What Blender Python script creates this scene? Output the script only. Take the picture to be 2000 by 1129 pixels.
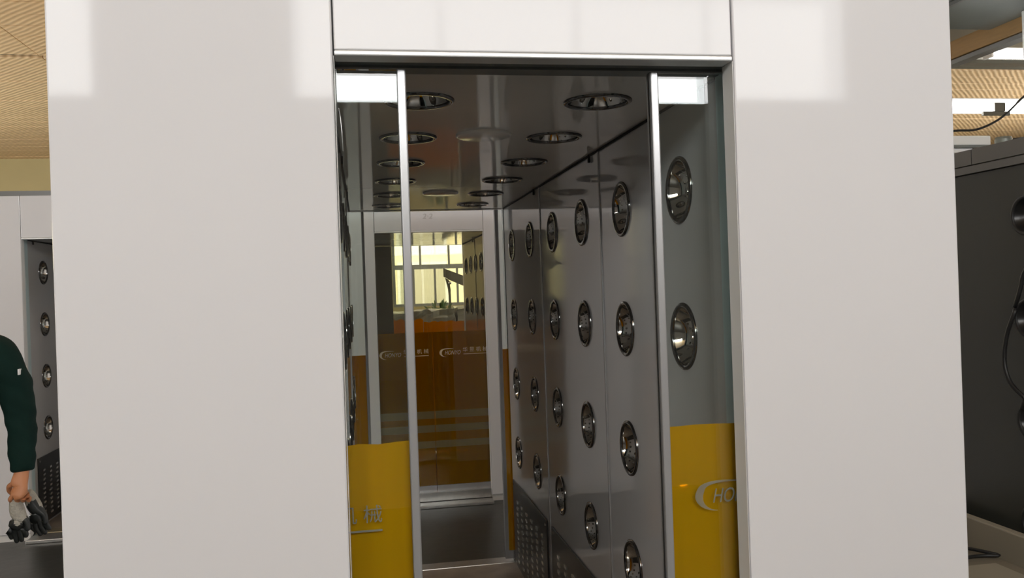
import bpy, bmesh, math, random
from mathutils import Vector, Matrix
random.seed(7)
S = bpy.context.scene
for o in list(bpy.data.objects): bpy.data.objects.remove(o)
COL = S.collection
PI = math.pi

# ------------------------------------------------------------------ camera
F = -0.06                                   # hall floor height
cam = bpy.data.cameras.new('camera'); cam.sensor_width = 36; cam.lens = 1650/2000*36; cam.clip_start = 0.02
camo = bpy.data.objects.new('camera', cam); COL.objects.link(camo)
ey = Vector((708-1000, 576-564.5, 1650)).normalized()
up = Vector((-.034, -1, 0)); up -= ey*up.dot(ey); up.normalize()
ex = ey.cross(up)
right = Vector((ex.x, ey.x, up.x)); down = Vector((ex.y, ey.y, up.y)); fwd = Vector((ex.z, ey.z, up.z))
m = Matrix.Identity(4)
for i in range(3):
    m[i][0] = right[i]; m[i][1] = -down[i]; m[i][2] = -fwd[i]
m[0][3], m[1][3], m[2][3] = 0, 0, 1.6
camo.matrix_world = m
S.camera = camo

# ------------------------------------------------------------------ world, exposure, large lights
S.view_settings.view_transform = 'Standard'; S.view_settings.look = 'None'
S.view_settings.exposure = 0.0; S.view_settings.gamma = 1; S.view_settings.use_curve_mapping = False
W = bpy.data.worlds.new('sky'); S.world = W; W.use_nodes = True
bg = W.node_tree.nodes['Background']; bg.inputs[0].default_value = (1, .98, .93, 1); bg.inputs[1].default_value = 7.0

WIN_BACK = [(-.45, 3.98, 3.07, 3.97), (-5.2, -1.83, 3.07, 3.97)]   # x0,x1,z0,z1 of the windows behind the camera
def area(name, loc, rot, sx, sy, radiance, col=(1, 1, 1)):
    l = bpy.data.lights.new(name, 'AREA'); l.shape = 'RECTANGLE'; l.size = sx; l.size_y = sy
    l.energy = radiance*sx*sy*PI; l.color = col
    o = bpy.data.objects.new(name, l); COL.objects.link(o); o.location = loc; o.rotation_euler = rot
    return o
for x0, x1, z0, z1 in WIN_BACK:              # daylight coming through those windows
    area('window_and_fill_light', ((x0+x1)/2, -2.93, (z0+z1)/2), (PI/2, 0, 0), x1-x0, z1-z0, 9.5, (.96, .98, 1))
WIN_SIDE_FILL = [(3.2, 6.4), (7.4, 10.6)]         # y0,y1 of unseen side windows added to brighten the ceiling
for y0, y1 in WIN_SIDE_FILL:  # fill lights standing in the added side windows
    area('window_and_fill_light', (-8.93, (y0+y1)/2, 2.2), (0, -PI/2, 0), 1.9, y1-y0, 9.0, (.97, .985, 1))
    area('window_and_fill_light', (11.93, (y0+y1)/2, 2.2), (0, PI/2, 0), 1.9, y1-y0, 9.0, (.97, .985, 1))

# ------------------------------------------------------------------ materials
def nodes(name):
    mt = bpy.data.materials.new(name); mt.use_nodes = True
    nt = mt.node_tree; nt.nodes.clear()
    out = nt.nodes.new('ShaderNodeOutputMaterial')
    return mt, nt, out
def N(nt, t, **k):
    n = nt.nodes.new(t)
    for a, b in k.items():
        if a.startswith('i_'): n.inputs[a[2:].replace('_', ' ')].default_value = b
        else: setattr(n, a, b)
    return n
def pbr(name, col, rough=.4, metal=0., spec=.5, var=.06, vscale=3., bump=0., bscale=8., rvar=0., aniso=None, coat=0.):
    mt, nt, out = nodes(name)
    b = N(nt, 'ShaderNodeBsdfPrincipled')
    b.inputs['Metallic'].default_value = metal; b.inputs['Roughness'].default_value = rough
    b.inputs['Specular IOR Level'].default_value = spec; b.inputs['Coat Weight'].default_value = coat
    tc = N(nt, 'ShaderNodeTexCoord')
    mp = N(nt, 'ShaderNodeMapping'); nt.links.new(tc.outputs['Object'], mp.inputs[0])
    if aniso: mp.inputs['Scale'].default_value = aniso
    nz = N(nt, 'ShaderNodeTexNoise'); nz.inputs['Scale'].default_value = vscale; nz.inputs['Detail'].default_value = 4
    nt.links.new(mp.outputs[0], nz.inputs['Vector'])
    mx = N(nt, 'ShaderNodeMix', data_type='RGBA')
    mx.inputs[6].default_value = tuple(c*(1-var) for c in col)+(1,); mx.inputs[7].default_value = tuple(min(1, c*(1+var)) for c in col)+(1,)
    nt.links.new(nz.outputs[0], mx.inputs[0]); nt.links.new(mx.outputs[2], b.inputs['Base Color'])
    if rvar:
        mr = N(nt, 'ShaderNodeMapRange'); mr.inputs[3].default_value = max(.01, rough-rvar); mr.inputs[4].default_value = rough+rvar
        nt.links.new(nz.outputs[0], mr.inputs[0]); nt.links.new(mr.outputs[0], b.inputs['Roughness'])
    if bump:
        n2 = N(nt, 'ShaderNodeTexNoise'); n2.inputs['Scale'].default_value = bscale; n2.inputs['Detail'].default_value = 2
        nt.links.new(mp.outputs[0], n2.inputs['Vector'])
        bp = N(nt, 'ShaderNodeBump'); bp.inputs['Strength'].default_value = bump; bp.inputs['Distance'].default_value = .01
        nt.links.new(n2.outputs[0], bp.inputs['Height']); nt.links.new(bp.outputs[0], b.inputs['Normal'])
    nt.links.new(b.outputs[0], out.inputs[0])
    return mt
def glass_mat(name, tint, ior):
    mt, nt, out = nodes(name)
    t = N(nt, 'ShaderNodeBsdfTransparent'); t.inputs[0].default_value = tint+(1,)
    g = N(nt, 'ShaderNodeBsdfGlossy'); g.inputs['Roughness'].default_value = .0
    fr = N(nt, 'ShaderNodeFresnel'); fr.inputs[0].default_value = ior
    mx = N(nt, 'ShaderNodeMixShader')
    nt.links.new(fr.outputs[0], mx.inputs[0]); nt.links.new(t.outputs[0], mx.inputs[1]); nt.links.new(g.outputs[0], mx.inputs[2])
    nt.links.new(mx.outputs[0], out.inputs[0])
    return mt
def film_mat(name, dif, tint, fac, tr=.2):
    mt, nt, out = nodes(name)
    t = N(nt, 'ShaderNodeBsdfTransparent'); t.inputs[0].default_value = tint+(1,)
    d = N(nt, 'ShaderNodeBsdfDiffuse')
    tc = N(nt, 'ShaderNodeTexCoord'); nz = N(nt, 'ShaderNodeTexNoise'); nz.inputs['Scale'].default_value = 5
    mp = N(nt, 'ShaderNodeMapping'); mp.inputs['Scale'].default_value = (6, 1, .6)
    nt.links.new(tc.outputs['Object'], mp.inputs[0]); nt.links.new(mp.outputs[0], nz.inputs['Vector'])
    c = N(nt, 'ShaderNodeMix', data_type='RGBA')
    c.inputs[6].default_value = tuple(x*.9 for x in dif)+(1,); c.inputs[7].default_value = tuple(min(1, x*1.08) for x in dif)+(1,)
    nt.links.new(nz.outputs[0], c.inputs[0]); nt.links.new(c.outputs[2], d.inputs[0])
    tl = N(nt, 'ShaderNodeBsdfTranslucent'); nt.links.new(c.outputs[2], tl.inputs[0])
    m2 = N(nt, 'ShaderNodeMixShader'); m2.inputs[0].default_value = tr
    nt.links.new(d.outputs[0], m2.inputs[1]); nt.links.new(tl.outputs[0], m2.inputs[2]); d = m2
    mx = N(nt, 'ShaderNodeMixShader'); mx.inputs[0].default_value = fac
    nt.links.new(t.outputs[0], mx.inputs[1]); nt.links.new(d.outputs[0], mx.inputs[2]); nt.links.new(mx.outputs[0], out.inputs[0])
    return mt
def emit(name, col, s):
    mt, nt, out = nodes(name)
    e = N(nt, 'ShaderNodeEmission'); e.inputs[0].default_value = col+(1,); e.inputs[1].default_value = s
    nt.links.new(e.outputs[0], out.inputs[0]); return mt
def ceiling_mat():
    # golden lining sheet with fine diagonal ribs, mirrored left and right of the hall
    mt, nt, out = nodes('golden ribbed ceiling lining')
    b = N(nt, 'ShaderNodeBsdfPrincipled'); b.inputs['Roughness'].default_value = .45; b.inputs['Specular IOR Level'].default_value = .4
    g = N(nt, 'ShaderNodeNewGeometry'); sp = N(nt, 'ShaderNodeSeparateXYZ'); nt.links.new(g.outputs['Position'], sp.inputs[0])
    ab = N(nt, 'ShaderNodeMath', operation='ABSOLUTE')
    sh = N(nt, 'ShaderNodeMath', operation='SUBTRACT'); sh.inputs[1].default_value = .4
    nt.links.new(sp.outputs[0], sh.inputs[0]); nt.links.new(sh.outputs[0], ab.inputs[0])
    df = N(nt, 'ShaderNodeMath', operation='SUBTRACT'); nt.links.new(ab.outputs[0], df.inputs[0]); nt.links.new(sp.outputs[1], df.inputs[1])
    nz = N(nt, 'ShaderNodeTexNoise'); nz.inputs['Scale'].default_value = 3.0; nz.inputs['Detail'].default_value = 3
    nt.links.new(g.outputs['Position'], nz.inputs['Vector'])
    ad = N(nt, 'ShaderNodeMath', operation='MULTIPLY_ADD'); ad.inputs[1].default_value = .05
    nt.links.new(nz.outputs[0], ad.inputs[0]); nt.links.new(df.outputs[0], ad.inputs[2])
    ml = N(nt, 'ShaderNodeMath', operation='MULTIPLY'); ml.inputs[1].default_value = 2*PI/.078
    nt.links.new(ad.outputs[0], ml.inputs[0])
    sn = N(nt, 'ShaderNodeMath', operation='SINE'); nt.links.new(ml.outputs[0], sn.inputs[0])
    mr = N(nt, 'ShaderNodeMapRange'); mr.inputs[1].default_value = -1; nt.links.new(sn.outputs[0], mr.inputs[0])
    c = N(nt, 'ShaderNodeMix', data_type='RGBA'); c.inputs[6].default_value = (.70, .455, .225, 1); c.inputs[7].default_value = (.95, .69, .40, 1)
    nt.links.new(mr.outputs[0], c.inputs[0]); nt.links.new(c.outputs[2], b.inputs['Base Color'])
    bp = N(nt, 'ShaderNodeBump'); bp.inputs['Strength'].default_value = .5; bp.inputs['Distance'].default_value = .008
    nt.links.new(mr.outputs[0], bp.inputs['Height']); nt.links.new(bp.outputs[0], b.inputs['Normal'])
    nt.links.new(b.outputs[0], out.inputs[0]); return mt

M = dict(
    white=pbr('white coated steel', (.62, .615, .628), .055, spec=.17, var=.03, vscale=1.3, bump=.02, bscale=1.5),
    trim=pbr('pale aluminium lip', (.72, .72, .71), .28, metal=.25, var=.03),
    wall=pbr('grey steel lining', (.58, .575, .575), .07, spec=.75, var=.05, vscale=1.5, bump=.035, bscale=1.6, rvar=.03),
    ceil=pbr('grey steel ceiling lining', (.80, .78, .74), .06, spec=.7, var=.05, vscale=1.5, bump=.03, bscale=2.2, rvar=.03),
    lip=pbr('folded seam lip', (.55, .55, .55), .25, metal=.4),
    chrome=pbr('polished chrome', (.66, .64, .60), .06, metal=1., var=.03),
    chromed=pbr('dark chrome flange', (.20, .195, .19), .12, metal=1., var=.03),
    black=pbr('black rubber', (.012, .012, .012), .5),
    blackm=pbr('blackened steel', (.03, .03, .03), .3, metal=.5),
    hole=pbr('dark duct inside', (.02, .02, .02), .7),
    alu=pbr('brushed aluminium', (.42, .42, .425), .3, metal=.55, var=.04, aniso=(30, 30, .5)),
    jamb=pbr('grey door jamb', (.62, .61, .59), .35, var=.03),
    teal=pbr('teal grey door post', (.52, .63, .64), .3, var=.03),
    track=pbr('dark door track', (.17, .18, .172), .4),
    glass=glass_mat('tinted door glass', (.95, .985, .97), 1.56),
    glass2=glass_mat('bronze door glass', (.93, .93, .875), 1.45),
    film=film_mat('yellow protective film', (.82, .48, .003), (.88, .45, .01), .68, .30),
    filmr=film_mat('yellow film toned as backlit', (.80, .42, .003), (.95, .55, .01), .62, .75),  # brighter copy of the film, so the rear doors look backlit
    print=film_mat('dull grey print', (.27, .285, .26), (.9, .9, .85), .55),
    warm=film_mat('beige print toned as lit through', (.95, .80, .52), (.88, .80, .6), .92),  # pale tone stands in for light showing through the clear letters
    stripe=film_mat('pale clear stripe', (.80, .70, .46), (.88, .80, .6), .78),
    scrawl=pbr('grey pen mark', (.42, .41, .40), .6),
    steel=pbr('dark perforated steel', (.055, .054, .052), .3, metal=.6, var=.1),
    steelhi=pbr('punched steel toned for glints', (.70, .69, .66), .25, metal=.8),  # bright tone stands in for light glinting on the punched edges
    sill=pbr('worn stainless sill', (.46, .45, .43), .28, metal=.85, var=.25, vscale=14),
    chequer=pbr('chequered tread plate', (.45, .40, .28), .3, metal=.7, var=.3, vscale=30),
    floor=pbr('dark grey painted concrete', (.020, .020, .017), .33, var=.45, vscale=2.2, bump=.12, bscale=14, rvar=.12),
    ufloor=pbr('brown worn steel floor', (.30, .25, .20), .4, metal=.3, var=.4, vscale=9),
    plaster=pbr('cream plaster', (.72, .68, .55), .7, var=.05),
    plasterw=pbr('off white plaster', (.75, .74, .70), .7, var=.05),
    dim=pbr('smoke grey wall', (.17, .17, .175), .8, spec=.2),
    olive=pbr('ochre painted wall', (.42, .34, .15), .6, var=.06),
    winframe=pbr('grey window frame', (.25, .25, .22), .45),
    ceiling=ceiling_mat(),
    gap=pbr('dark ceiling joint', (.02, .014, .008), .6),
    lamp=emit('fluorescent tube light', (.98, .99, 1), 14.0),
    lampw=pbr('white lamp housing', (.8, .8, .78), .35),
    disc=pbr('frosted lamp disc', (.92, .89, .84), .12, spec=.9),
    darkwall=pbr('dark grey steel lining', (.046, .047, .040), .25, spec=.4, var=.12, vscale=1.5, bump=.03, bscale=2),
    darkrail=pbr('grey steel rail', (.13, .13, .125), .3, var=.06),
    wood=pbr('brown timber', (.22, .125, .04), .5, var=.2, vscale=6, aniso=(8, 1, 8)),
    duct=pbr('galvanised duct sheet', (.20, .22, .20), .4, metal=.3, var=.15),
    beige=pbr('dusty beige board', (.19, .165, .125), .6, var=.12, vscale=5),
    beige2=pbr('pale beige plastic', (.30, .27, .21), .5, var=.08),
    grey=pbr('grey plastic wrap', (.30, .29, .25), .25, var=.5, vscale=9, bump=.6, bscale=12),
    green=pbr('dark green cotton', (.003, .018, .014), .85, spec=.2, var=.25, vscale=14, bump=.35, bscale=18),
    navy=pbr('black trousers cotton', (.010, .012, .013), .9, spec=.2, var=.2),
    skin=pbr('skin', (.50, .21, .095), .5, var=.08, vscale=20),
    hair=pbr('black hair', (.012, .010, .009), .5, bump=.5, bscale=60),
    eye=pbr('eye white', (.7, .68, .64), .2), iris=pbr('dark iris', (.02, .012, .008), .1), lips=pbr('lips', (.36, .12, .085), .5),
    shoe=pbr('black shoe leather', (.012, .012, .012), .4),
    knit=pbr('grey knitted glove', (.36, .34, .29), .9, var=.2, vscale=40, bump=.5, bscale=120),
    dip=pbr('black dipped rubber', (.014, .016, .015), .4),
    tag=pbr('white reflective tag', (.85, .85, .85), .3),
    leaf=pbr('plant green', (.10, .16, .05), .5, var=.3), pot=pbr('clay pot', (.3, .18, .1), .6),
    facade=pbr('pale facade', (.80, .72, .50), .8, var=.05), facwin=pbr('facade window', (.42, .40, .32), .3),
    card=pbr('brown cardboard', (.34, .22, .10), .7, var=.15),
    arm=pbr('dull steel arm', (.13, .12, .09), .45, var=.15),
)

# ------------------------------------------------------------------ helpers
WP = {}                                     # world position of every object built (no parent is rotated)
def tag(o, label=None, cat=None, group=None, kind=None):
    for k, v in (('label', label), ('category', cat), ('group', group), ('kind', kind)):
        if v: o[k] = v
    return o
def link(o, loc, parent=None, rot=None):
    COL.objects.link(o); WP[o.name] = Vector(loc)
    if parent: o.parent = parent; o.location = Vector(loc)-WP[parent.name]
    else: o.location = loc
    if rot: o.rotation_euler = rot
    return o
def empty(name, loc, label, cat, group=None):
    o = bpy.data.objects.new(name, None); o.empty_display_size = .1
    link(o, loc); return tag(o, label, cat, group)
class MB:
    def __init__(s): s.bm = bmesh.new(); s.mi = 0
    def _m(s, fs):
        for f in fs: f.material_index = s.mi
    def box(s, x0, x1, y0, y1, z0, z1, bev=0):
        v = [s.bm.verts.new(p) for p in ((x0,y0,z0),(x1,y0,z0),(x1,y1,z0),(x0,y1,z0),(x0,y0,z1),(x1,y0,z1),(x1,y1,z1),(x0,y1,z1))]
        fs = [s.bm.faces.new([v[i] for i in q]) for q in ((3,2,1,0),(4,5,6,7),(0,1,5,4),(1,2,6,5),(2,3,7,6),(3,0,4,7))]
        if bev:
            es = list({e for f in fs for e in f.edges})
            r = bmesh.ops.bevel(s.bm, geom=es, offset=bev, segments=2, affect='EDGES', profile=.5)
            fs = [f for f in fs if f.is_valid]+[f for f in r['faces'] if f.is_valid]
        s._m(fs); return s
    def obox(s, c, u, v, w):
        """box about centre c with half-axis vectors u, v, w"""
        c, u, v, w = map(Vector, (c, u, v, w))
        P = [s.bm.verts.new(c+a*u+b*v+d*w) for d in (-1, 1) for a, b in ((-1,-1),(1,-1),(1,1),(-1,1))]
        s._m([s.bm.faces.new([P[i] for i in q]) for q in ((3,2,1,0),(4,5,6,7),(0,1,5,4),(1,2,6,5),(2,3,7,6),(3,0,4,7))]); return s
    def tube(s, pts, r, n=8, cap=True):
        pts = [Vector(p) for p in pts]; rs = r if isinstance(r, (list, tuple)) else [r]*len(pts)
        rings = []; a = None
        for i, p in enumerate(pts):
            d = (pts[min(i+1, len(pts)-1)]-pts[max(i-1, 0)]).normalized()
            if a is None: a = d.orthogonal().normalized()
            a = (a-d*a.dot(d)).normalized(); b = d.cross(a)
            rings.append([s.bm.verts.new(p+rs[i]*(a*math.cos(2*PI*k/n)+b*math.sin(2*PI*k/n))) for k in range(n)])
        fs = []
        for A, B in zip(rings, rings[1:]):
            for k in range(n): fs.append(s.bm.faces.new((A[k], A[(k+1)%n], B[(k+1)%n], B[k])))
        if cap: fs += [s.bm.faces.new(rings[0][::-1]), s.bm.faces.new(rings[-1])]
        s._m(fs)
        for f in fs: f.smooth = True
        return s
    def lathe(s, prof, n=32, c=(0, 0, 0), smooth=True):
        c = Vector(c); rings = []
        for r, z in prof:
            if r < 1e-6: rings.append([s.bm.verts.new(c+Vector((0, 0, z)))])
            else: rings.append([s.bm.verts.new(c+Vector((r*math.cos(2*PI*k/n), r*math.sin(2*PI*k/n), z))) for k in range(n)])
        fs = []
        for A, B in zip(rings, rings[1:]):
            for k in range(n):
                q = [A[k%len(A)], A[(k+1)%len(A)], B[(k+1)%len(B)], B[k%len(B)]]; u = []
                [u.append(x) for x in q if x not in u]
                if len(u) > 2: fs.append(s.bm.faces.new(u))
        s._m(fs)
        for f in fs: f.smooth = smooth
        return s
    def poly(s, pts, d):
        """prism: polygon pts extruded by vector d"""
        d = Vector(d); A = [s.bm.verts.new(p) for p in pts]; B = [s.bm.verts.new(Vector(p)+d) for p in pts]
        n = len(A); fs = [s.bm.faces.new(A[::-1]), s.bm.faces.new(B)]
        for k in range(n): fs.append(s.bm.faces.new((A[k], A[(k+1)%n], B[(k+1)%n], B[k])))
        s._m(fs); return s
    def mesh(s, name, mats, origin=(0, 0, 0)):
        bmesh.ops.translate(s.bm, verts=s.bm.verts, vec=-Vector(origin))
        bmesh.ops.recalc_face_normals(s.bm, faces=s.bm.faces)
        me = bpy.data.meshes.new(name); s.bm.to_mesh(me); s.bm.free()
        for mm in (mats if isinstance(mats, (list, tuple)) else [mats]): me.materials.append(M[mm])
        return me
    def build(s, name, mats, parent=None, origin=None, **k):
        """world-coordinate mesh linked as ONE object, its origin at its base centre"""
        if origin is None:
            vs = [v.co for v in s.bm.verts]
            origin = ((min(v.x for v in vs)+max(v.x for v in vs))/2, (min(v.y for v in vs)+max(v.y for v in vs))/2, min(v.z for v in vs))
        o = bpy.data.objects.new(name, s.mesh(name, mats, origin))
        link(o, origin, parent); return tag(o, **k)
def box(name, mat, parent, *d, bev=0, **k): return MB().box(*d, bev=bev).build(name, mat, parent, **k)
def inst(name, me, loc, parent, rot=None):
    return link(bpy.data.objects.new(name, me), loc, parent, rot)

# ------------------------------------------------------------------ the hall
X0, X1, Y0, Y1, ZC = -9., 12., -3., 15., 4.02
def struct(name, mb, mat, parent=None): return mb.build(name, mat, parent, kind='structure')
struct('floor', MB().box(X0-.2, X1+.2, Y0-.2, Y1+.2, F-.2, F), 'floor')
ceil = struct('ceiling', MB().box(X0-.2, X1+.2, Y0-.2, Y1+.2, ZC+.03, ZC+.25), 'gap')
# lining boards: .31 m strips across the hall, laid in bays
rows = []; y = 6.35
for k in range(28):
    rows.append(y); y += .31 if k != 7 else .40
proto = {}
for y in rows:
    if y > Y1-.1: break
    for b in range(7):
        xa = X0+b*3.0; w = 2.992; dd = min(.298, Y1-y)
        key = round(dd, 3)
        if key not in proto: proto[key] = MB().box(-w/2, w/2, -dd/2, dd/2, 0, .03, bev=.004).mesh('ceiling_board', 'ceiling')
        o = inst('ceiling_board', proto[key], (xa+1.5, y+dd/2, ZC+random.uniform(-.003, .003)), ceil)
mb = MB(); y = 6.33-.31
while y > Y0:
    mb.box(X0, X1, y, y+.306, ZC, ZC+.03); y -= .31
mb.build('ceiling_board_field', 'ceiling', ceil, kind='stuff')
def wall_y(name, y, t, x0, x1, z0, z1, holes, mat):
    """wall facing along Y with rectangular holes, cut into solid strips"""
    xs = sorted({x0, x1}|{h[0] for h in holes}|{h[1] for h in holes}); mb = MB()
    for a, b in zip(xs, xs[1:]):
        hs = sorted((h[2], h[3]) for h in holes if h[0] <= a+1e-6 and h[1] >= b-1e-6)
        z = z0
        for p, q in hs: mb.box(a, b, y, y+t, z, p); z = q
        mb.box(a, b, y, y+t, z, z1)
    return struct(name, mb, mat)
wall_y('wall_back', Y0-.2, .2, X0, X1, F, ZC, WIN_BACK, 'dim')
for i, (x0, x1, z0, z1) in enumerate(WIN_BACK):
    mb = MB().box(x0, x1, Y0-.14, Y0-.09, z0, z0+.05).box(x0, x1, Y0-.14, Y0-.09, z1-.05, z1)
    n = 4
    for k in range(n+1):
        xx = x0+(x1-x0-.05)*k/n; mb.box(xx, xx+.05, Y0-.14, Y0-.09, z0+.05, z1-.05)
    struct('window_%d' % (i+1), mb, 'winframe')
FAR = [(.53, 4.6, 1.36, 3.1), (-7.6, -3.4, 1.36, 3.1), (5.4, 10.6, 1.36, 3.1)]
wall_y('wall_far', Y1, .2, X0, X1, F, ZC, FAR, 'olive')
VU = [1.03, 1.54, 2.05, 2.7, 3.3, 3.95]; VL = [.90, 1.28, 1.68, 2.05, 2.5, 3.0, 3.5, 4.0]
for i, (x0, x1, z0, z1) in enumerate(FAR):
    ym = Y1+.05; tz = 2.06; sx = x0-.53
    fr = struct('window_%d' % (i+3), MB().box(x0, x1, ym, ym+.06, z0, z0+.05).box(x0, x1, ym, ym+.06, z1-.05, z1)
                .box(x0, x0+.05, ym, ym+.06, z0+.05, z1-.05).box(x1-.05, x1, ym, ym+.06, z0+.05, z1-.05), 'winframe')
    box('transom', 'winframe', fr, x0+.05, x1-.05, ym, ym+.06, tz-.04, tz+.04)
    up_, lo_ = [x0+.05]+[v+sx for v in VU if v+sx < x1-.2]+[x1-.05], [x0+.05]+[v+sx for v in VL if v+sx < x1-.2]+[x1-.05]
    for vs, za, zb in ((up_, tz+.04, z1-.05), (lo_, z0+.05, tz-.04)):
        for v in vs[1:-1]: box('mullion', 'winframe', fr, v-.018, v+.018, ym, ym+.05, za, zb)
        for a, b in zip(vs, vs[1:]): box('pane', 'glass2', fr, a, b, ym+.02, ym+.026, za, zb)
n = 5
for nm, xa in (('wall_left', X0-.2), ('wall_right', X1)):
    mb = MB(); ys_ = [Y0]+[v for w in WIN_SIDE_FILL for v in w]+[Y1]
    for i, (a, b) in enumerate(zip(ys_, ys_[1:])):
        if i % 2: mb.box(xa, xa+.2, a, b, F, 1.25).box(xa, xa+.2, a, b, 3.15, ZC)
        else: mb.box(xa, xa+.2, a, b, F, ZC)
    struct(nm, mb, 'plaster')
    for a, b in WIN_SIDE_FILL:
        n += 1; mb = MB().box(xa+.08, xa+.13, a, b, 1.25, 1.30).box(xa+.08, xa+.13, a, b, 3.10, 3.15)
        for k in range(4): yy = a+(b-a-.05)*k/3; mb.box(xa+.08, xa+.13, yy, yy+.05, 1.30, 3.10)
        struct('window_%d' % n, mb, 'winframe')  # frames of the added side windows

# ------------------------------------------------------------------ air shower cabins
def plate_with_holes(org, U, V, rects, t, Nrm, n=32):
    """plate in the plane org+U*u+V*v made of rectangular cells (u0,u1,v0,v1,hole or None); hole=(cu,cv,r)"""
    mb = MB(); org, U, V, Nrm = map(Vector, (org, U, V, Nrm)); bm = mb.bm
    P = lambda u, v: org+U*u+V*v
    for u0, u1, v0, v1, h in rects:
        if not h:
            bm.faces.new([bm.verts.new(P(*q)) for q in ((u0,v0),(u1,v0),(u1,v1),(u0,v1))]); continue
        cu, cv, r = h
        an = [2*PI*k/n for k in range(n)]+[math.atan2(v-cv, u-cu)%(2*PI) for u in (u0,u1) for v in (v0,v1)]
        an = sorted(set(round(a, 6) for a in an)); I = []; O = []
        for a in an:
            c, s = math.cos(a), math.sin(a)
            tt = min([((u1 if c > 0 else u0)-cu)/c if abs(c) > 1e-9 else 1e9, ((v1 if s > 0 else v0)-cv)/s if abs(s) > 1e-9 else 1e9])
            I.append(bm.verts.new(P(cu+r*c, cv+r*s))); O.append(bm.verts.new(P(cu+tt*c, cv+tt*s)))
        for k in range(len(an)):
            j = (k+1) % len(an); bm.faces.new((O[k], O[j], I[j], I[k]))
    return mb
NZ = {}
def nozzle_meshes(r, dark=False):
    k = (r, dark)
    if k in NZ: return NZ[k]
    ring = MB().lathe([(r, 0), (r, .004), (r-.004, .007), (r-.011, .007), (r-.014, .003), (r-.014, -.004)], 40)
    bowl = MB().lathe([(r-.014, -.001), (r-.019, -.012), (r-.030, -.028), (r-.046, -.042), (.026, -.050), (.024, -.050)], 40)
    sp = MB().lathe([(.026, -.052), (.027, -.030), (.024, -.026), (.019, -.027), (.017, -.034)], 24)
    sp.mi = 1; sp.lathe([(.017, -.034), (.015, -.055), (0, -.056)], 24)
    a = 'black' if dark else 'chromed'; b = 'blackm' if dark else 'chrome'
    NZ[k] = (ring.mesh('nozzle', a), bowl.mesh('nozzle_bowl', b), sp.mesh('nozzle_spout', [b, 'hole']))
    return NZ[k]
def nozzle(loc, rot, parent, r=.091, dark=False):
    R, B, Sp = nozzle_meshes(r, dark)
    o = inst('nozzle', R, loc, parent, rot)
    for nm, me in (('nozzle_bowl', B), ('nozzle_spout', Sp)):
        c = bpy.data.objects.new(nm, me); COL.objects.link(c); c.parent = o
    return o
def text_pts(body, size):
    cu = bpy.data.curves.new('lettering', 'FONT'); cu.body = body; cu.size = size; cu.extrude = .0003
    o = bpy.data.objects.new('lettering', cu); COL.objects.link(o)
    bpy.context.view_layer.update()
    me = bpy.data.meshes.new_from_object(o.evaluated_get(bpy.context.evaluated_depsgraph_get()))
    bpy.data.objects.remove(o); return me
def lettering(x, y, z, parent, mat, w=.385):
    """the printed mark: a swoosh, five capitals, four characters and a thin rule under them; z is the baseline"""
    mb = MB(); bm = mb.bm
    out = []; inn = []
    for k in range(25):
        t = k/24; a = math.radians(62+ (235-62)*t + 35*t)
        wd = .003+.016*math.sin(PI*min(1, t*1.05))**.8
        cx, cz = x+.054, z+.016
        rx, rz = .052, .034
        if t < .45: rx += .02*(1-t/.45)
        out.append(Vector((cx+rx*math.cos(a)*1.0+(.028*(1-t/.4)**2 if t < .4 else 0), y, cz+rz*math.sin(a))))
        inn.append(Vector((cx+(rx-wd)*math.cos(a)+(.028*(1-t/.4)**2 if t < .4 else 0), y, cz+(rz-wd*.45)*math.sin(a))))
    for k in range(24):
        bm.faces.new([bm.verts.new(p) for p in (out[k], out[k+1], inn[k+1], inn[k])])
    for body, xx, size, shear, width in (('HONYO', x+.044, .046, .22, .122), ('华 昱 机 械', x+.188, .040, 0, .197)):
        me = text_pts(body, size)
        if not me.vertices: continue
        xmin = min(v.co.x for v in me.vertices); xmax = max(v.co.x for v in me.vertices); sc = width/(xmax-xmin)
        vs = [bm.verts.new((xx+(v.co.x-xmin)*sc+shear*v.co.y, y+v.co.z, z+v.co.y+(.020 if shear == 0 else 0))) for v in me.vertices]
        for p in me.polygons:
            try: bm.faces.new([vs[i] for i in p.vertices])
            except ValueError: pass
    mb.box(x+.192, x+w, y-.0002, y+.0002, z-.002, z+.002)
    return mb.build('lettering', mat, parent)

def leaf(root, x0, x1, y, z0, z1, stile_side, film_top=None, stripes=False, text_x=None, glass='glass', torn=0, stile=.018, film='film'):
    """sliding leaf: glass pane with stile, film and print as its pieces"""
    g = box('sliding_door', glass, root, x0, x1, y, y+.010, z0, z1)
    if stile_side:
        xs = x1 if stile_side > 0 else x0
        box('stile', 'alu', g, xs-(stile if stile_side > 0 else 0), xs+(stile if stile_side < 0 else 0), y-.012, y+.022, z0-.01, z1, bev=.003)
    box('bottom_rail', 'alu', g, x0, x1, y-.006, y+.016, z0-.015, z0+.03)
    if film_top:
        bands = [(z0+.03, film_top)] if not stripes else [(z0+.03, .375), (.430, .498), (.555, .605), (.665, film_top)]
        for i, (a, b) in enumerate(bands):
            mb = MB()
            if i == len(bands)-1:
                n = 14; top = [(x0+(x1-x0)*k/n, b+random.uniform(-torn, torn)) for k in range(n+1)]
                mb.poly([(x0, y+.0115, a), (x1, y+.0115, a)]+[(px, y+.0115, pz) for px, pz in top[::-1]], (0, .0004, 0))
            else: mb.box(x0, x1, y+.0115, y+.0119, a, b)
            mb.build('yellow_film', film, g)
        if stripes:
            for a, b in ((.375, .430), (.498, .555), (.605, .665)): box('clear_stripe', 'stripe', g, x0, x1, y+.0115, y+.0119, a, b)
        if text_x is not None: lettering(text_x, y-.001, 1.105, g, 'warm' if stripes else 'print')
    return g

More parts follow.
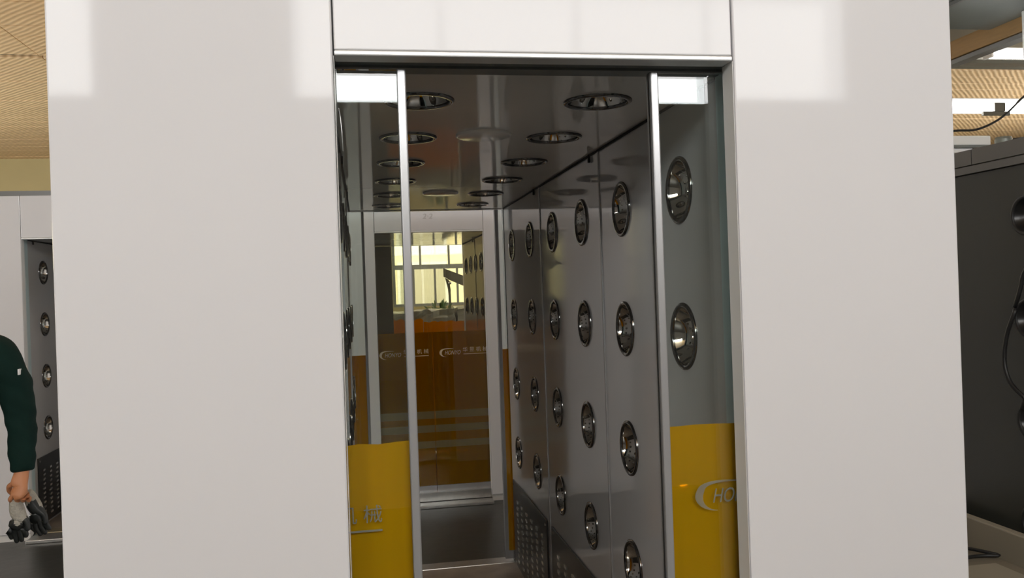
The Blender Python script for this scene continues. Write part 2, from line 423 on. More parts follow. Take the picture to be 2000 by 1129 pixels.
def cabin(name, label, xc, D, hw_open, hw_out, hw_in, z_open, z_ceil, z_top, mods, ncols, rows_z, ceil_x, nr, group=None, lamps=(), sides=(-1, 1), grilles=True, xw=None):
    """mods: list of (y0,y1); ncols: nozzle y's; all in world coordinates"""
    root = empty(name, (xc, D, F), label, 'air shower', group)
    xo, xi = hw_out, hw_in; t = .05; xw = xc if xw is None else xw; g = .0015; zi = -.035; ye = mods[-1][1]; ys = mods[0][0]
    # front skin: two tall panels and a header between them
    box('front_panel', 'white', root, xc-xo, xc-hw_open-g, D, D+t, F+.05, z_top, bev=.004)
    box('front_panel', 'white', root, xc+hw_open+g, xc+xo, D, D+t, F+.05, z_top, bev=.004)
    box('header_panel', 'white', root, xc-hw_open+g, xc+hw_open-g, D+.001, D+t, z_open+.012, z_top, bev=.003)
    box('header_lip', 'trim', root, xc-hw_open+g, xc+hw_open-g, D-.002, D+t, z_open, z_open+.011, bev=.003)
    box('plinth', 'jamb', root, xc-xo, xc-hw_open-.005, D+.01, D+t, F, F+.05); box('plinth', 'jamb', root, xc+hw_open+.005, xc+xo, D+.01, D+t, F, F+.05)
    for s in (-1, 1):
        xa = xc+s*hw_open
        MB().box(min(xa, xa-s*.001), max(xa, xa-s*.001), D+.002, D+t+.004, F+.03, z_open).build('jamb', 'jamb', root)
        # door post behind the pocket, and the rubber strip
        xb = xw+s*(xi-.005)
        MB().box(min(xb, xb+s*.06), max(xb, xb+s*.06), D+.115, ys-.002, zi, z_ceil).build('door_post', 'teal', root)
    MB().box(xc-xo+.02, xc+xo-.02, D+t+.003, D+.115, z_open+.012, z_open+.20).build('door_track', 'track', root)
    MB().box(xc-xo+.02, xc+xo-.02, D+.117, ys-.002, z_ceil-.002, z_open+.20).build('header_soffit', 'track', root)
    # floor, sill, roof and outer skins
    box('floor_plate', 'ufloor', root, xw-xi, xw+xi, ys, ye, F, zi)
    box('sill', 'sill', root, xc-hw_open, xc+hw_open, D-.10, D+.08, F, zi, bev=.004)
    box('sill', 'chequer', root, xc-hw_open, xc+hw_open, D+.082, ys-.002, F, zi+.004, bev=.002)
    box('sill', 'sill', root, xw-xi, xw+xi, ye+.001, ye+.11, F, zi+.003, bev=.004)
    for s in (-1, 1):
        for y0, y1 in mods:
            a = xc+s*xo; box('side_panel', 'white', root, min(a, a-s*t), max(a, a-s*t), (D+t+.002 if y0 == ys else y0+.001), y1-.001, F, z_top, bev=.003)
        a, b = xw+s*(xi+.004), xc+s*(xo-.002)
        box('end_panel', 'white', root, min(a, b), max(a, b), ye+.062, ye+.11, F, z_top, bev=.003)
    box('roof_panel', 'white', root, xc-xo+.052, xc+xo-.052, D+t+.002, ye-.002, z_top-.04, z_top)
    box('roof_rim', 'darkrail', root, xc-xo, xc+xo, D+.004, D+.03, z_top+.0005, z_top+.035)
    MB().box(xw-xi, xw+xi, ye+.062, ye+.11, z_ceil, z_top).build('end_header', 'white', root)
    # inside linings with round openings, one per module
    zlo = .475
    for y0, y1 in mods:
        cols = [y for y in ncols if y0 < y < y1]
        ue = [y0+.002]+[(a+b)/2 for a, b in zip(cols, cols[1:])]+[y1-.002]
        zs = sorted(rows_z); ve = [zi]+[zs[0]-.16]+[(a+b)/2 for a, b in zip(zs, zs[1:])]+[z_ceil]
        for s in sides:
            rects = [(ue[0], ue[-1], ve[0], ve[1], None)]
            for i, cy in enumerate(cols):
                for j, cz in enumerate(zs): rects.append((ue[i], ue[i+1], ve[j+1], ve[j+2], (cy, cz, nr-.013)))
            plate_with_holes((xw+s*xi, 0, 0), (0, 1, 0), (0, 0, 1), rects, .002, (-s, 0, 0)).build('wall_panel', 'wall', root)
            for cy in cols:
                for cz in zs: nozzle((xw+s*xi, cy, cz), (0, -s*PI/2, 0), root, nr)
            if grilles:
                a = xw+s*(xi-.001); b = a-s*.007
                gp = MB().box(min(a, b), max(a, b), y0+.06, y1-.05, zi+.015, zlo, bev=.002).build('return_grille', 'steel', root)
                mb = MB(); cols_ = int((y1-y0-.16)/.135)
                for i in range(cols_):
                    for j in range(11):
                        yy = y0+.15+.135*i; zz = zi+.07+.034*j
                        bx = b-s*.0045
                        mb.obox((bx, yy, zz), (.0035, 0, 0), (0, .017, .002), (0, -.001, .0065))
                mb.build('punched_louvres', 'steelhi', gp, kind='stuff')
                mb = MB()
                for yy in (y0+.08, y1-.07):
                    for zz in (zi+.04, zlo-.025):
                        mb.obox((b-s*.002, yy, zz), (.002, 0, 0), (0, .006, 0), (0, 0, .006))
                mb.build('screws', 'chrome', gp, kind='stuff')
        rects = []
        if ceil_x is not None and cols:
            xs = [xw-xi, xw, xw+xi]
            for i, cy in enumerate(cols):
                for j, sx in enumerate((-1, 1)): rects.append((xs[j], xs[j+1], ue[i], ue[i+1], (xw+sx*ceil_x, cy, nr-.013)))
        else: rects.append((xw-xi, xw+xi, y0+.002, y1-.002, None))
        plate_with_holes((0, 0, z_ceil), (1, 0, 0), (0, 1, 0), rects, .002, (0, 0, -1)).build('ceiling_panel', 'ceil', root)
        if ceil_x is not None:
            for cy in cols:
                for sx in (-1, 1): nozzle((xw+sx*ceil_x, cy, z_ceil), (PI, 0, 0), root, nr)
        # folded lips at the module seams
        if y1 != ye:
            for s in sides:
                a = xw+s*xi; box('seam_lip', 'lip', root, min(a, a-s*.004), max(a, a-s*.004), y1-.006, y1+.006, zi, z_ceil-.004)
    for s in sides:      # dark joint along wall and ceiling, with little brackets
        a = xw+s*xi; j = box('ceiling_joint', 'hole', root, min(a, a-s*.006), max(a, a-s*.006), ys, ye, z_ceil-.007, z_ceil-.001)
        for y0, y1 in mods: box('bracket', 'hole', j, min(a-s*.002, a-s*.010), max(a-s*.002, a-s*.010), y0+.10, y0+.112, z_ceil-.03, z_ceil-.001)
    for (lx, ly) in lamps:
        MB().lathe([(.088, 0), (.088, -.006), (.080, -.009), (0, -.010)], 36, (lx, ly, z_ceil)).build('round_lamp', 'disc', root)
    return root

PITCH = .516
RZ = [1.853, 1.459, 1.065, .671]
u1 = cabin('air_shower', 'white cabin with half open glass doors nearest the camera, filling the middle of the view', .386, 1.73, .4275, .963, .456, 2.083, 2.092, 2.425,
           [(1.90, 2.930), (2.930, 3.962), (3.962, 5.0)], [2.162+PITCH*k for k in range(6)], RZ, .236, .091, lamps=((.392, 2.63), (.396, 4.17)), xw=.394)
leaf(u1, -.47, .105, 1.80, -.01, 2.074, 1, 1.284, text_x=-.36, torn=.0035)
leaf(u1, .645, 1.24, 1.80, -.01, 2.074, -1, 1.280, text_x=.718, torn=.0015)
leaf(u1, -.50, .022, 5.022, 0.0, 2.085, 1, 1.245, torn=.0015, stile=.016)
leaf(u1, .795, 1.29, 5.022, 0.0, 2.085, -1, 1.245, torn=.0015, stile=.022)
mb = MB()
mb.tube([(-.036, 1.792, 1.99), (-.033, 1.790, 1.97), (-.031, 1.789, 1.94), (-.030, 1.789, 1.90)], .0012, 6)
mb.build('loose_thread', 'lip', u1)

u2 = cabin('air_shower', 'white cabin with shut yellow filmed doors, seen through the tunnel of the nearest cabin', .530, 6.60, .425, .963, .50, 2.072, 2.085, 2.42,
           [(6.80, 7.70), (7.70, 8.62)], [7.32, 7.68-.001, 8.04, 8.40], RZ, None, .083)
leaf(u2, .06, .528, 6.665, .05, 2.065, 0, 1.289, stripes=True, text_x=.112, glass='glass2', torn=.001)
leaf(u2, .532, 1.0, 6.665, .05, 2.065, 0, 1.287, stripes=True, text_x=.580, glass='glass2', torn=.001)
me = text_pts('2·2', .055); mb = MB(); vs = [mb.bm.verts.new((.478+v.co.x*1.15+.2*v.co.y, 6.5995+v.co.z, 2.178+v.co.y)) for v in me.vertices]
for p in me.polygons: mb.bm.faces.new([vs[i] for i in p.vertices])
mb.build('pen_mark', 'scrawl', u2)
box('inner_threshold', 'sill', u2, .11, .95, 6.62, 6.70, -.03, .035)
box('rear_post', 'plasterw', u2, .032, .30, 8.635, 8.68, -.03, 2.08)
leaf(u2, .302, .60, 8.64, .0, 2.08, 0, 1.33, glass='glass2', torn=.012, film='filmr')
leaf(u2, .604, 1.02, 8.64, .0, 2.08, 0, 1.30, glass='glass2', torn=.008, film='filmr')

u3 = cabin('air_shower', 'white cabin with an open doorway on the left behind the green jacketed worker', -1.945, 6.50, .425, .963, .452, 2.075, 2.085, 2.385,
           [(6.68, 7.72), (7.72, 8.76)], [6.98, 6.98+PITCH, 8.01, 8.01+PITCH], RZ, .236, .091)
box('rear_light_blocker', 'white', u3, -2.38, -1.50, 8.80, 8.84, -.05, 2.08)  # unseen panel added to shut out light from behind
leaf(u3, -2.88, -2.40, 6.57, -.01, 2.066, 0, None)

# ------------------------------------------------------------------ half built cabin wall on the right
u4 = empty('cabin_side', (2.56, 2.4, F), 'dark steel side wall of an unfinished cabin at the right edge', 'wall module')
XW = 2.5
cols = [1.80, 2.31, 2.825]
rects = []; ue = [1.5, 2.095, 2.61, 3.12]; ve = [.511, .868, 1.262, 1.656, 2.012]
for i, c in enumerate(cols):
    for j, z in enumerate(sorted(RZ)): rects.append((ue[i], ue[i+1], ve[j], ve[j+1], (c, z-.035, .065)))
rects += [(1.5, 3.12, -.03, .511, None), (3.12, 4.3, -.03, 2.012, None)]
plate_with_holes((XW, 0, 0), (0, 1, 0), (0, 0, 1), rects, .002, (-1, 0, 0)).build('wall_panel', 'darkwall', u4)
for c in cols:
    for z in RZ: nozzle((XW, c, z-.035), (0, -PI/2, 0), u4, .078, True)
box('lower_rail', 'darkrail', u4, XW-.012, XW+.1, 1.5, 4.3, 2.016, 2.046)
for a, b in ((1.5, 3.1), (3.104, 4.3)): box('upper_rail', 'darkrail', u4, XW-.006, XW+.1, a, b, 2.052, 2.115)
box('back_skin', 'darkrail', u4, XW+.07, XW+.12, 1.5, 4.3, F, 2.012)
box('bottom_rail', 'darkrail', u4, XW, XW+.06, 1.5, 4.3, F, -.032)

# ------------------------------------------------------------------ things about the hall
def strip_lamp(loc, L, label, group=None, h=.10, hang_at=.4):
    """white trough fitting along X with its glowing cover"""
    x, y, z = loc; r = empty('strip_light', (x, y, z), label, 'lamp', group)
    box('housing', 'lampw', r, x-L/2, x+L/2, y-.02, y+.06, z+h*.72, z+h*1.12, bev=.004)
    box('glowing_cover', 'lamp', r, x-L/2+.015, x+L/2-.015, y-.045, y+.04, z, z+h*.72-.001, bev=.01)
    for s in (-1, 1): box('end_cap', 'lampw', r, x+s*L/2-.012, x+s*L/2+.012, y-.05, y+.062, z-.004, z+h*1.1)
    for s in (-hang_at, hang_at): MB().tube([(x+s*L, y+.02, z+h*1.12), (x+s*L, y+.02, ZC)], .004, 6).build('hanger', 'lampw', r)
    return r
strip_lamp((6.0, 6.0, 2.89), 2.8, 'long lit strip light hanging right of the nearest cabin, with a cable across it', hang_at=.2)
strip_lamp((.5, 5.75, 3.7), 2.4, 'lit strip light over the gap behind the nearest cabin', h=.08)
strip_lamp((-7.2, 10.6, 3.7), 2.0, 'added unseen strip light brightening the ceiling, far back at the left side of the hall', h=.08)  # fill lamp out of view, added to brighten the ceiling
strip_lamp((2.4, 12.6, 3.6), 2.6, 'added unseen strip light brightening the far hall, just before the far windows', h=.08)  # added fill for the far hall, hidden by the cabins
strip_lamp((2.2, 9.3, 3.6), 2.6, 'added unseen strip light brightening the rear film, behind the second cabin', h=.08)  # added fill behind the rear doors to light their film
strip_lamp((.9, 10.9, 3.6), 2.4, 'added unseen strip light brightening the far bench', h=.08)  # unseen fill put in to brighten the bench and rear doors
strip_lamp((-3.6, .8, 3.75), 2.4, 'added unseen strip light brightening the left front of the hall', h=.08)  # unseen fill added to light the cabin front
strip_lamp((6.9, 7.0, 3.62), 2.1, 'lit strip light under the ceiling at the upper right edge', h=.085)
cl = MB().box(4.99, 5.085, 5.925, 5.954, 2.887, 2.955)
cl.box(4.89, 5.13, 5.93, 5.952, 2.855, 2.886); cl.build('lamp_clamp', 'arm', None, label='dark clamp hooked over the lit strip light at the right', cat='clamp')
def hang(name, pts, r, mat, label, cat, n=8, group=None):
    # smooth the control points once (Catmull-Rom) so cables bend
    P = [Vector(p) for p in pts]; Q = []
    for i in range(len(P)-1):
        a, b, c, d = P[max(i-1, 0)], P[i], P[i+1], P[min(i+2, len(P)-1)]
        for k in range(5):
            t = k/5; Q.append(.5*((2*b)+(-a+c)*t+(2*a-5*b+4*c-d)*t*t+(-a+3*b-3*c+d)*t**3))
    Q.append(P[-1])
    return MB().tube(Q, r, n).build(name, mat, None, label=label, cat=cat, group=group)
hang('cable', [(3.9, 3.6, 4.02), (3.62, 3.6, 2.98), (3.37, 3.6, 2.576), (3.194, 3.6, 2.454), (3.15, 3.6, 2.417), (3.10, 3.6, 2.375), (3.048, 3.6, 2.340), (2.978, 3.6, 2.308), (2.908, 3.6, 2.290), (2.80, 3.6, 2.286), (2.58, 3.6, 2.26), (2.545, 3.6, 2.125)],
     .0055, 'black', 'thin black cable sagging in front of the lit strip light at the right', 'cable')
hang('cable', [(2.47, 2.865, 1.853-.395), (2.455, 2.853, 1.444), (2.45, 2.885, 1.368), (2.45, 2.905, 1.287), (2.45, 2.902, 1.228), (2.45, 2.881, 1.18), (2.45, 2.848, 1.15), (2.46, 2.82, 1.12), (2.47, 2.85, 1.075)],
     .008, 'black', 'black cable looping between two nozzles low on the dark wall at the right edge', 'cable')
hang('cable', [(2.47, 2.865, 1.47), (2.455, 2.829, 1.511), (2.455, 2.815, 1.546), (2.455, 2.78, 1.62), (2.455, 2.6, 1.80), (2.47, 2.36, 1.853)],
     .008, 'black', 'black cable rising to the top nozzle of the dark wall at the right edge', 'cable')
# fittings lying on the unfinished wall
r = empty('strip_light', (2.95, 4.1, 2.26), 'switched off white strip light resting on the unfinished cabin at the right', 'lamp')
box('housing', 'lampw', r, 2.52, 3.388, 4.06, 4.12, 2.297, 2.349, bev=.006)
box('reflector', 'track', r, 2.52, 3.395, 4.055, 4.13, 2.283, 2.296)
box('bracket', 'lampw', r, 2.6, 3.28, 4.07, 4.11, 2.258, 2.282)
for xx in (2.62, 3.2): box('foot', 'arm', r, xx, xx+.06, 4.08, 4.10, 2.116, 2.257)
r = empty('cross_beam', (3.1, 4.1, F), 'dark steel frame carrying the switched off strip light', 'frame')
box('beam', 'arm', r, 2.62, 4.2, 4.05, 4.14, 2.06, 2.115)
for xx in (2.64, 4.12): box('post', 'arm', r, xx, xx+.06, 4.06, 4.13, F, 2.06)
r = empty('junction_can', (3.50, 4.1, 2.115), 'grey metal can with a black grip standing right of the switched off strip light', 'can')
MB().lathe([(0, 2.115), (.030, 2.115), (.038, 2.16), (.044, 2.33), (.040, 2.345), (0, 2.347)], 24, (3.49, 4.09, 0)).build('body', 'duct', r)
MB().tube([(3.53, 4.09, 2.318), (3.70, 4.09, 2.335), (3.9, 4.09, 2.36)], .02, 10).build('grip', 'black', r)
# overhead steel and timber at the upper right
struct('trim_1', MB().box(5.0, 5.16, 3.6, 9.2, 3.435, 3.585, bev=.006), 'wood')
struct('trim_2', MB().box(5.02, 5.12, 3.6, 9.0, 3.395, 3.430), 'darkrail')
struct('trim_3', MB().box(4.6, 12, 8.30, 8.42, 3.90, 4.01), 'arm')
r = empty('air_duct', (4.3, 6.1, 3.54), 'grey galvanised duct box under the ceiling at the upper right corner', 'duct')
MB().box(2.2, 5.035, 5.2, 6.0, 3.545, 3.99, bev=.03).build('duct_body', 'duct', r)
for xx in (3.0, 4.2): MB().box(xx, xx+.03, 5.17, 6.03, 3.52, 4.01).build('flange', 'darkrail', r)
MB().box(4.99, 5.06, 5.17, 6.03, 3.60, 3.70).build('end_flange', 'lampw', r)
struct('trim_5', MB().box(4.6, 9, 7.2, 7.32, 3.66, 4.01), 'arm')
struct('trim_4', MB().tube([(4.93, 5.5, 3.20), (4.93, 5.5, 3.54)], .035, 16), 'lampw')

# dusty tray of parts low at the right
r = empty('parts_tray', (2.1, 2.6, F), 'dusty beige tray on a low base under the dark wall at the lower right', 'tray')
box('base', 'beige', r, 1.75, 2.40, 1.7, 3.7, F, .44, bev=.01)
box('tray_floor', 'beige', r, 1.72, 2.39, 1.68, 3.75, .445, .50, bev=.008)
box('rear_rim', 'beige2', r, 2.392, 2.43, 1.68, 3.75, .445, .615, bev=.006)
box('front_rim', 'beige2', r, 1.68, 1.718, 1.68, 3.75, .445, .53, bev=.006)
r = box('box', 'card', None, 1.95, 2.26, 2.30, 2.76, .502, .522, bev=.006, label='pale flat board lying on the dusty beige tray', cat='board')
box('lid', 'beige2', r, 1.94, 2.27, 2.29, 2.77, .523, .531, bev=.003)
hang('cable', [(2.30, 3.02, .515), (2.34, 2.93, .52), (2.375, 2.88, .515), (2.33, 2.90, .512), (2.26, 2.90, .512), (2.16, 2.86, .512), (2.0, 2.87, .512)], .007, 'black',
     'short black cable end bent back on itself on the beige tray', 'cable')
r = MB().lathe([(.0, .501), (.024, .501), (.024, .525), (.018, .530), (0, .531)], 18, (2.345, 3.1, 0)).build('cap', 'black', None, label='small dark cap lying on the beige tray by the wall', cat='cap')

# ------------------------------------------------------------------ far end of the hall, beyond the second cabin
r = empty('bench', (.9, 10.0, F), 'long low bench piled with wrapped parts before the far windows', 'bench')
box('bench_top', 'arm', r, -.6, 2.4, 9.3, 10.6, 1.06, 1.10)
for a in (-.5, 2.24):
    for b in (9.4, 10.44): box('leg', 'arm', r, a, a+.06, b, b+.06, F, 1.06)
def parcel(x0, x1, y0, y1, z0, z1, mat, label, cat='parcel', amp=.02):
    mb = MB(); bm = mb.bm
    mb.box(x0, x1, y0, y1, z0, z1); bmesh.ops.subdivide_edges(bm, edges=bm.edges[:], cuts=5, use_grid_fill=True)
    for v in bm.verts:
        if v.co.z > z0+.01: v.co += Vector([random.uniform(-amp, amp) for _ in range(3)])
    return mb.build('parcel', mat, None, label=label, cat=cat, group=None)
parcel(-.3, .50, 9.5, 10.2, 1.101, 1.38, 'grey', 'grey wrapped parcel at the left end of the far bench')
parcel(.54, 1.02, 9.5, 10.1, 1.101, 1.40, 'grey', 'crumpled grey parcel in the middle of the far bench')
parcel(1.06, 1.9, 9.6, 10.3, 1.101, 1.415, 'grey', 'long crumpled grey parcel at the right end of the far bench')
r = empty('potted_plant', (.93, 10.47, 1.10), 'small leafy plant in a clay pot behind the grey parcels', 'plant')
MB().lathe([(0, 1.101), (.06, 1.101), (.09, 1.29), (.08, 1.29), (.07, 1.27), (0, 1.27)], 18, (.93, 10.47, 0)).build('pot', 'pot', r)
mb = MB()
for k in range(70):
    a = random.uniform(0, 2*PI); e = random.uniform(.1, 1.3); L = random.uniform(.08, .20)
    d = Vector((math.cos(a)*math.cos(e), math.sin(a)*math.cos(e), math.sin(e))); p = Vector((.93, 10.47, 1.30))+d*L
    s = d.orthogonal().normalized()*.018; q = d*.045
    mb.bm.faces.new([mb.bm.verts.new(x) for x in (p-q, p+s, p+q, p-s)])
mb.build('foliage', 'leaf', r, kind='stuff')
r = empty('jib_arm', (1.03, 10.8, F), 'dull steel jib arm on a post before the far windows', 'hoist')
k = 1.08
MB().tube([(1.10, 10.8, F), (1.10, 10.8, 1.55), (1.09, 10.8, 1.74)], .016, 12).build('post', 'arm', r)
MB().poly([(1.03, 10.77, 1.905), (1.03, 10.77, 1.80), (1.10, 10.77, 1.755), (1.75, 10.77, 1.46), (1.85, 10.77, 1.53), (1.85, 10.77, 1.57)], (0, .06, 0)).build('boom', 'arm', r)
MB().poly([(1.05, 10.775, 1.78), (1.09, 10.775, 1.755), (1.115, 10.775, 1.62), (1.10, 10.775, 1.56), (1.085, 10.775, 1.62)], (0, .05, 0)).build('brace', 'arm', r)
MB().tube([(1.105, 10.75, 1.715), (1.105, 10.86, 1.715)], .02, 12).build('pivot', 'chrome', r)
MB().lathe([(0, F), (.22, F), (.22, F+.02), (.03, F+.03), (0, F+.03)], 24, (1.10, 10.8, 0)).build('foot_plate', 'arm', r)
r = empty('building', (1, 23, F), 'pale building opposite, seen through the far windows', 'building')
MB().box(-14, 18, 22, 26, F-.5, 12).build('wall', 'facade', r)
for i in range(11):
    for j in range(4):
        xx = -12.6+2.7*i; zz = .9+2.8*j
        w = MB().box(xx, xx+1.3, 21.93, 21.99, zz, zz+1.5).build('window', 'plasterw', r)
        box('pane', 'facwin', w, xx+.08, xx+.62, 21.90, 21.925, zz+.08, zz+1.42); box('pane', 'facwin', w, xx+.68, xx+1.22, 21.90, 21.925, zz+.08, zz+1.42)
MB().box(-40, 40, Y1+.25, 60, F-.6, F-.5).build('ground', 'beige', None, kind='structure')

# ------------------------------------------------------------------ the worker at the left edge
def skin_mesh(name, nodes_, edges, root, mats, levels=2, matfn=None, origin=(0, 0, 0), disp=0):
    """grow one continuous surface over a skeleton: nodes_ = {key: (x,y,z, rx[, ry])}"""
    keys = list(nodes_); idx = {k: i for i, k in enumerate(keys)}; o3 = Vector(origin)
    me = bpy.data.meshes.new(name+'_skeleton'); me.from_pydata([Vector(nodes_[k][:3])-o3 for k in keys], [(idx[a], idx[b]) for a, b in edges], [])
    o = bpy.data.objects.new(name, me); COL.objects.link(o)
    md = o.modifiers.new('skin', 'SKIN'); md.use_smooth_shade = True; md.branch_smoothing = .4
    if not me.skin_vertices: me.attributes.new if False else None
    sv = me.skin_vertices[0].data if len(me.skin_vertices) else None
    if sv is None:
        bm = bmesh.new(); bm.from_mesh(me); bm.verts.layers.skin.verify(); bm.to_mesh(me); bm.free(); sv = me.skin_vertices[0].data
    for k in keys:
        n = nodes_[k]; sv[idx[k]].radius = (n[3], n[4] if len(n) > 4 else n[3]); sv[idx[k]].use_root = (k == root)
    ss = o.modifiers.new('sub', 'SUBSURF'); ss.levels = ss.render_levels = levels
    bpy.context.view_layer.update(); dg = bpy.context.evaluated_depsgraph_get()
    res = bpy.data.meshes.new_from_object(o.evaluated_get(dg)); res.name = name
    bpy.data.objects.remove(o)
    res.materials.clear()
    for mm in (mats if isinstance(mats, (list, tuple)) else [mats]): res.materials.append(M[mm])
    for p in res.polygons:
        p.use_smooth = True
        p.material_index = matfn(p.center+o3) if matfn else 0
    if disp:
        for v in res.vertices:
            w = v.co+o3; v.co += v.normal*disp*(math.sin(w.z*55+w.x*30)+math.sin(w.z*31-w.y*42+1.3)+.7*math.sin(w.z*93+w.x*60+w.y*50))
    return res
PX, PY = -1.775, 4.0
P = {}
P['pelvis'] = (PX, PY, .93, .115, .085); P['waist'] = (PX, PY, 1.07, .115, .085); P['chest'] = (PX, PY+.01, 1.27, .135, .09)
P['collar'] = (PX, PY+.02, 1.40, .075, .060); P['neck'] = (PX, PY+.01, 1.50, .056, .058)
P['chin'] = (PX, PY-.022, 1.555, .060, .078); P['jaw'] = (PX, PY-.012, 1.605, .080, .100); P['skull'] = (PX, PY+.002, 1.67, .090, .112); P['crown'] = (PX, PY+.010, 1.735, .066, .085)
E_ = [('pelvis','waist'),('waist','chest'),('chest','collar'),('collar','neck'),('neck','chin'),('chin','jaw'),('jaw','skull'),('skull','crown')]
for s, t in ((1, 'l'), (-1, 'r')):
    P['sh'+t] = (PX+s*.20, PY+.02, 1.395, .034); P['el'+t] = (PX+s*.278, PY+.04, 1.13, .036); P['wr'+t] = (PX+s*.300, PY-.02, .885, .027, .033)
    P['pa'+t] = (PX+s*.302, PY-.035, .835, .022, .038); P['kn'+t] = (PX+s*.303, PY-.045, .80, .016, .040)
    E_ += [('collar','sh'+t),('sh'+t,'el'+t),('el'+t,'wr'+t),('wr'+t,'pa'+t),('pa'+t,'kn'+t)]
    if t == 'l':
        P['pa'+t] = (PX+s*.300, PY-.050, .838, .040, .020); P['kn'+t] = (PX+s*.298, PY-.060, .805, .042, .016)
        for i, (dx, L) in enumerate(((-.036, .95), (-.012, 1.0), (.012, .96), (.035, .85))):
            bx = PX+s*.298+dx
            P['f%da%s'%(i,t)] = (bx, PY-.066, .778, .0105); P['f%db%s'%(i,t)] = (bx-dx*.08, PY-.046, .762, .0098); P['f%dc%s'%(i,t)] = (bx-dx*.14, PY-.026, .776, .0088)
            E_ += [('kn'+t,'f%da%s'%(i,t)),('f%da%s'%(i,t),'f%db%s'%(i,t)),('f%db%s'%(i,t),'f%dc%s'%(i,t))]
        P['tha'+t] = (PX+s*.252, PY-.040, .832, .0125); P['thb'+t] = (PX+s*.246, PY-.026, .806, .011); P['thc'+t] = (PX+s*.258, PY-.014, .786, .0095)
    else:          # hanging relaxed
        for i, (dy, L) in enumerate(((-.036, .9), (-.013, 1.0), (.011, .95), (.034, .75))):
            b = (PX+s*.303, PY-.045+dy)
            P['f%da%s'%(i,t)] = (b[0]-s*.002, b[1], .795-.035*L, .0095); P['f%db%s'%(i,t)] = (b[0]-s*.012, b[1]+.002, .795-.065*L, .0088); P['f%dc%s'%(i,t)] = (b[0]-s*.026, b[1]+.004, .795-.088*L, .008)
            E_ += [('kn'+t,'f%da%s'%(i,t)),('f%da%s'%(i,t),'f%db%s'%(i,t)),('f%db%s'%(i,t),'f%dc%s'%(i,t))]
        P['tha'+t] = (PX+s*.285, PY-.078, .825, .012); P['thb'+t] = (PX+s*.270, PY-.088, .795, .0105); P['thc'+t] = (PX+s*.262, PY-.080, .770, .009)
    E_ += [('pa'+t,'tha'+t),('tha'+t,'thb'+t),('thb'+t,'thc'+t)]
    P['hip'+t] = (PX+s*.095, PY, .82, .075, .08); P['knee'+t] = (PX+s*.10, PY-.01, .44, .055); P['ank'+t] = (PX+s*.105, PY+.03, .03, .04); P['toe'+t] = (PX+s*.115, PY-.12, -.025, .03)
    E_ += [('pelvis','hip'+t),('hip'+t,'knee'+t),('knee'+t,'ank'+t),('ank'+t,'toe'+t)]
po = (PX, PY, F)
person = bpy.data.objects.new('person', skin_mesh('person', P, E_, 'pelvis', 'skin', origin=po)); link(person, po)
tag(person, 'person in a dark green work jacket standing at the left edge holding gloves', 'person')
J = {'hem': (PX, PY, .79, .185, .145), 'waist': (PX, PY, 1.0, .185, .140), 'mid': (PX, PY, 1.18, .185, .140), 'chest': (PX, PY+.005, 1.33, .190, .140), 'collar': (PX, PY+.02, 1.43, .120, .095), 'neck': (PX, PY+.012, 1.515, .076, .078)}
EJ = [('hem','waist'),('waist','mid'),('mid','chest'),('chest','collar'),('collar','neck')]
for s, t in ((1, 'l'), (-1, 'r')):
    J['sh'+t] = (PX+s*.215, PY+.02, 1.425, .080); J['ua'+t] = (PX+s*.255, PY+.03, 1.28, .078); J['el'+t] = (PX+s*.280, PY+.04, 1.12, .068)
    J['fa'+t] = (PX+s*.290, PY+.01, 1.0, .058); J['cu'+t] = (PX+s*.298, PY-.012, .905, .050, .052); J['ce'+t] = (PX+s*.299, PY-.015, .878, .049, .051)
    J['ya'+t] = (PX+s*.125, PY+.02, 1.43, .085, .085); EJ += [('collar','ya'+t),('ya'+t,'sh'+t),('sh'+t,'ua'+t),('ua'+t,'el'+t),('el'+t,'fa'+t),('fa'+t,'cu'+t),('cu'+t,'ce'+t)]
jk = bpy.data.objects.new('jacket', skin_mesh('jacket', J, EJ, 'mid', 'green', 3, origin=po, disp=.0022)); link(jk, po, person)
T = {'waist': (PX, PY, 1.03, .165, .125), 'pel': (PX, PY, .90, .175, .130)}; ET = [('waist','pel')]
for s, t in ((1, 'l'), (-1, 'r')):
    T['hip'+t] = (PX+s*.10, PY, .78, .098, .105); T['knee'+t] = (PX+s*.105, PY-.005, .43, .078, .08); T['hem'+t] = (PX+s*.108, PY+.02, -.012, .078, .085)
    ET += [('pel','hip'+t),('hip'+t,'knee'+t),('knee'+t,'hem'+t)]
    Sh = {'heel': (PX+s*.108, PY+.05, F+.052, .052, .052), 'mid': (PX+s*.112, PY-.06, F+.050, .052, .050), 'toe': (PX+s*.118, PY-.19, F+.040, .048, .040)}
    sh = bpy.data.objects.new('shoe', skin_mesh('shoe', Sh, [('heel','mid'),('mid','toe')], 'mid', 'shoe', origin=po)); link(sh, po, person)
tr = bpy.data.objects.new('trousers', skin_mesh('trousers', T, ET, 'pel', 'navy', origin=po, disp=.0018)); link(tr, po, person)
mb = MB(); mb.lathe([(.080, 1.60), (.090, 1.64), (.093, 1.68), (.086, 1.72), (.066, 1.752), (.035, 1.772), (0, 1.778)], 28)
for v in mb.bm.verts:
    v.co.x *= 1.0; v.co.y *= 1.22
    k = 1+.03*math.sin(v.co.x*160)*math.sin(v.co.z*130+v.co.y*90); v.co.x *= k; v.co.y *= k
bmesh.ops.delete(mb.bm, geom=[f for f in mb.bm.faces if f.calc_center_median().z < 1.715 and f.calc_center_median().y < (.015 if f.calc_center_median().z < 1.68 else -.04)], context='FACES')
bmesh.ops.translate(mb.bm, verts=mb.bm.verts, vec=(PX, PY+.012, 0))
bmesh.ops.solidify(mb.bm, geom=mb.bm.faces[:], thickness=.006)
mb.build('hair', 'hair', person)
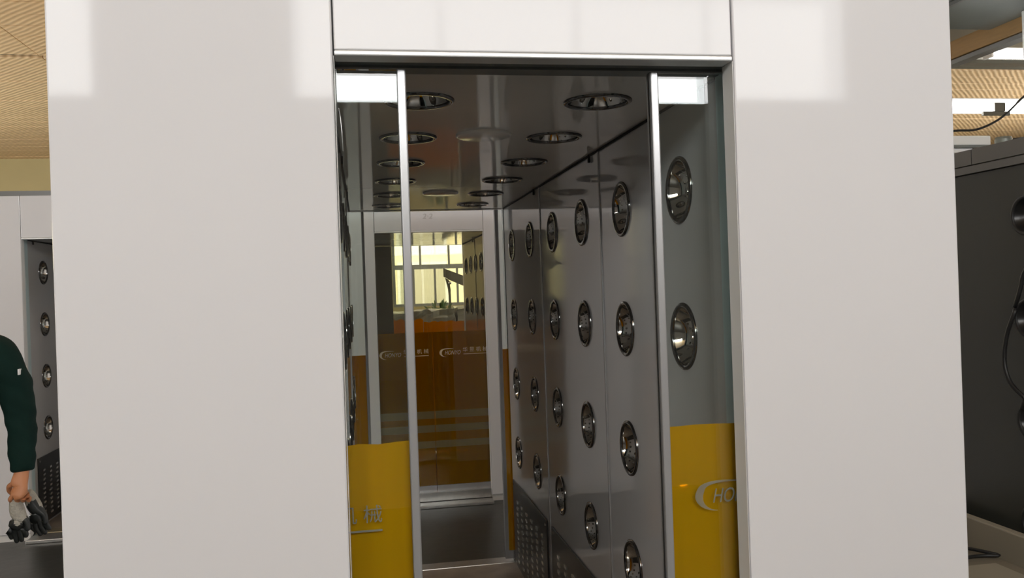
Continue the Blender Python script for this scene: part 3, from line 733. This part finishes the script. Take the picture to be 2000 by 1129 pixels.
mb = MB().lathe([(0, -.030), (.015, -.026), (.0165, -.018), (.011, 0), (.007, .022), (0, .034)], 16, (PX, PY-.112, 1.635))
mb.build('nose', 'skin', person)
for s in (-1, 1):
    mb = MB().lathe([(0, -.034), (.012, -.028), (.020, 0), (.024, .018), (.014, .032), (0, .036)], 16)
    for v in mb.bm.verts: v.co.x *= .38
    bmesh.ops.translate(mb.bm, verts=mb.bm.verts, vec=(PX+s*.086, PY+.012, 1.640)); mb.build('ear', 'skin', person)
for s in (-1, 1):
    e = MB().lathe([(0, .012), (.008, .009), (.0115, 0), (.008, -.009), (0, -.012)], 16, (PX+s*.031, PY-.093, 1.655)).build('eye', 'eye', person)
    MB().lathe([(0, .005), (.004, .0035), (.005, 0), (.004, -.0035), (0, -.005)], 12, (PX+s*.031, PY-.1015, 1.655)).build('iris', 'iris', e)
MB().tube([(PX-.024, PY-.094, 1.582), (PX, PY-.104, 1.583), (PX+.024, PY-.094, 1.582)], [.003, .006, .003], 8).build('mouth', 'lips', person)
MB().box(PX+.298, PX+.304, PY-.034, PY-.005, 1.305, 1.330, bev=.001).build('sleeve_pen', 'tag', person)
def glove(x, y, zt, lean, label, gz):
    g = {'cuff': (x, y, zt, .036, .016), 'wrist': (x+lean*.04, y, zt-.045, .034, .034), 'palm': (x+lean*.09, y, zt-.095, .038, .038), 'kn': (x+lean*.12, y, zt-.120, .033, .033)}
    e = [('cuff','wrist'),('wrist','palm'),('palm','kn')]
    for i, (dx, L) in enumerate(((-.029, .060), (-.010, .078), (.010, .074), (.028, .056))):
        bx = x+lean*.12+dx
        g['a%d'%i] = (bx+dx*.1+lean*.03, y-.004, zt-.135-L*.45, .0125); g['b%d'%i] = (bx-dx*.05+lean*.10, y+.006, zt-.135-L, .0105)
        e += [('kn','a%d'%i),('a%d'%i,'b%d'%i)]
    g['t1'] = (x+lean*.09+.046, y-.012, zt-.115, .013); g['t2'] = (x+lean*.10+.048, y-.016, zt-.16, .0115); e += [('palm','t1'),('t1','t2')]
    og = (x, y, zt-.24)
    o = bpy.data.objects.new('work_glove', skin_mesh('work_glove', g, e, 'palm', ['knit', 'dip'], 2, lambda c: 0 if c.z > gz+.018*math.sin(c.x*90) else 1, og)); link(o, og)
    return tag(o, label, 'glove', 'pair of work gloves')
glove(PX+.272, PY-.036, .792, .05, 'grey knitted glove with black dipped fingers, nearer of the two in the hand', .680)
glove(PX+.300, PY+.030, .800, .26, 'grey knitted glove with black dipped fingers, hanging behind the other glove', .735)
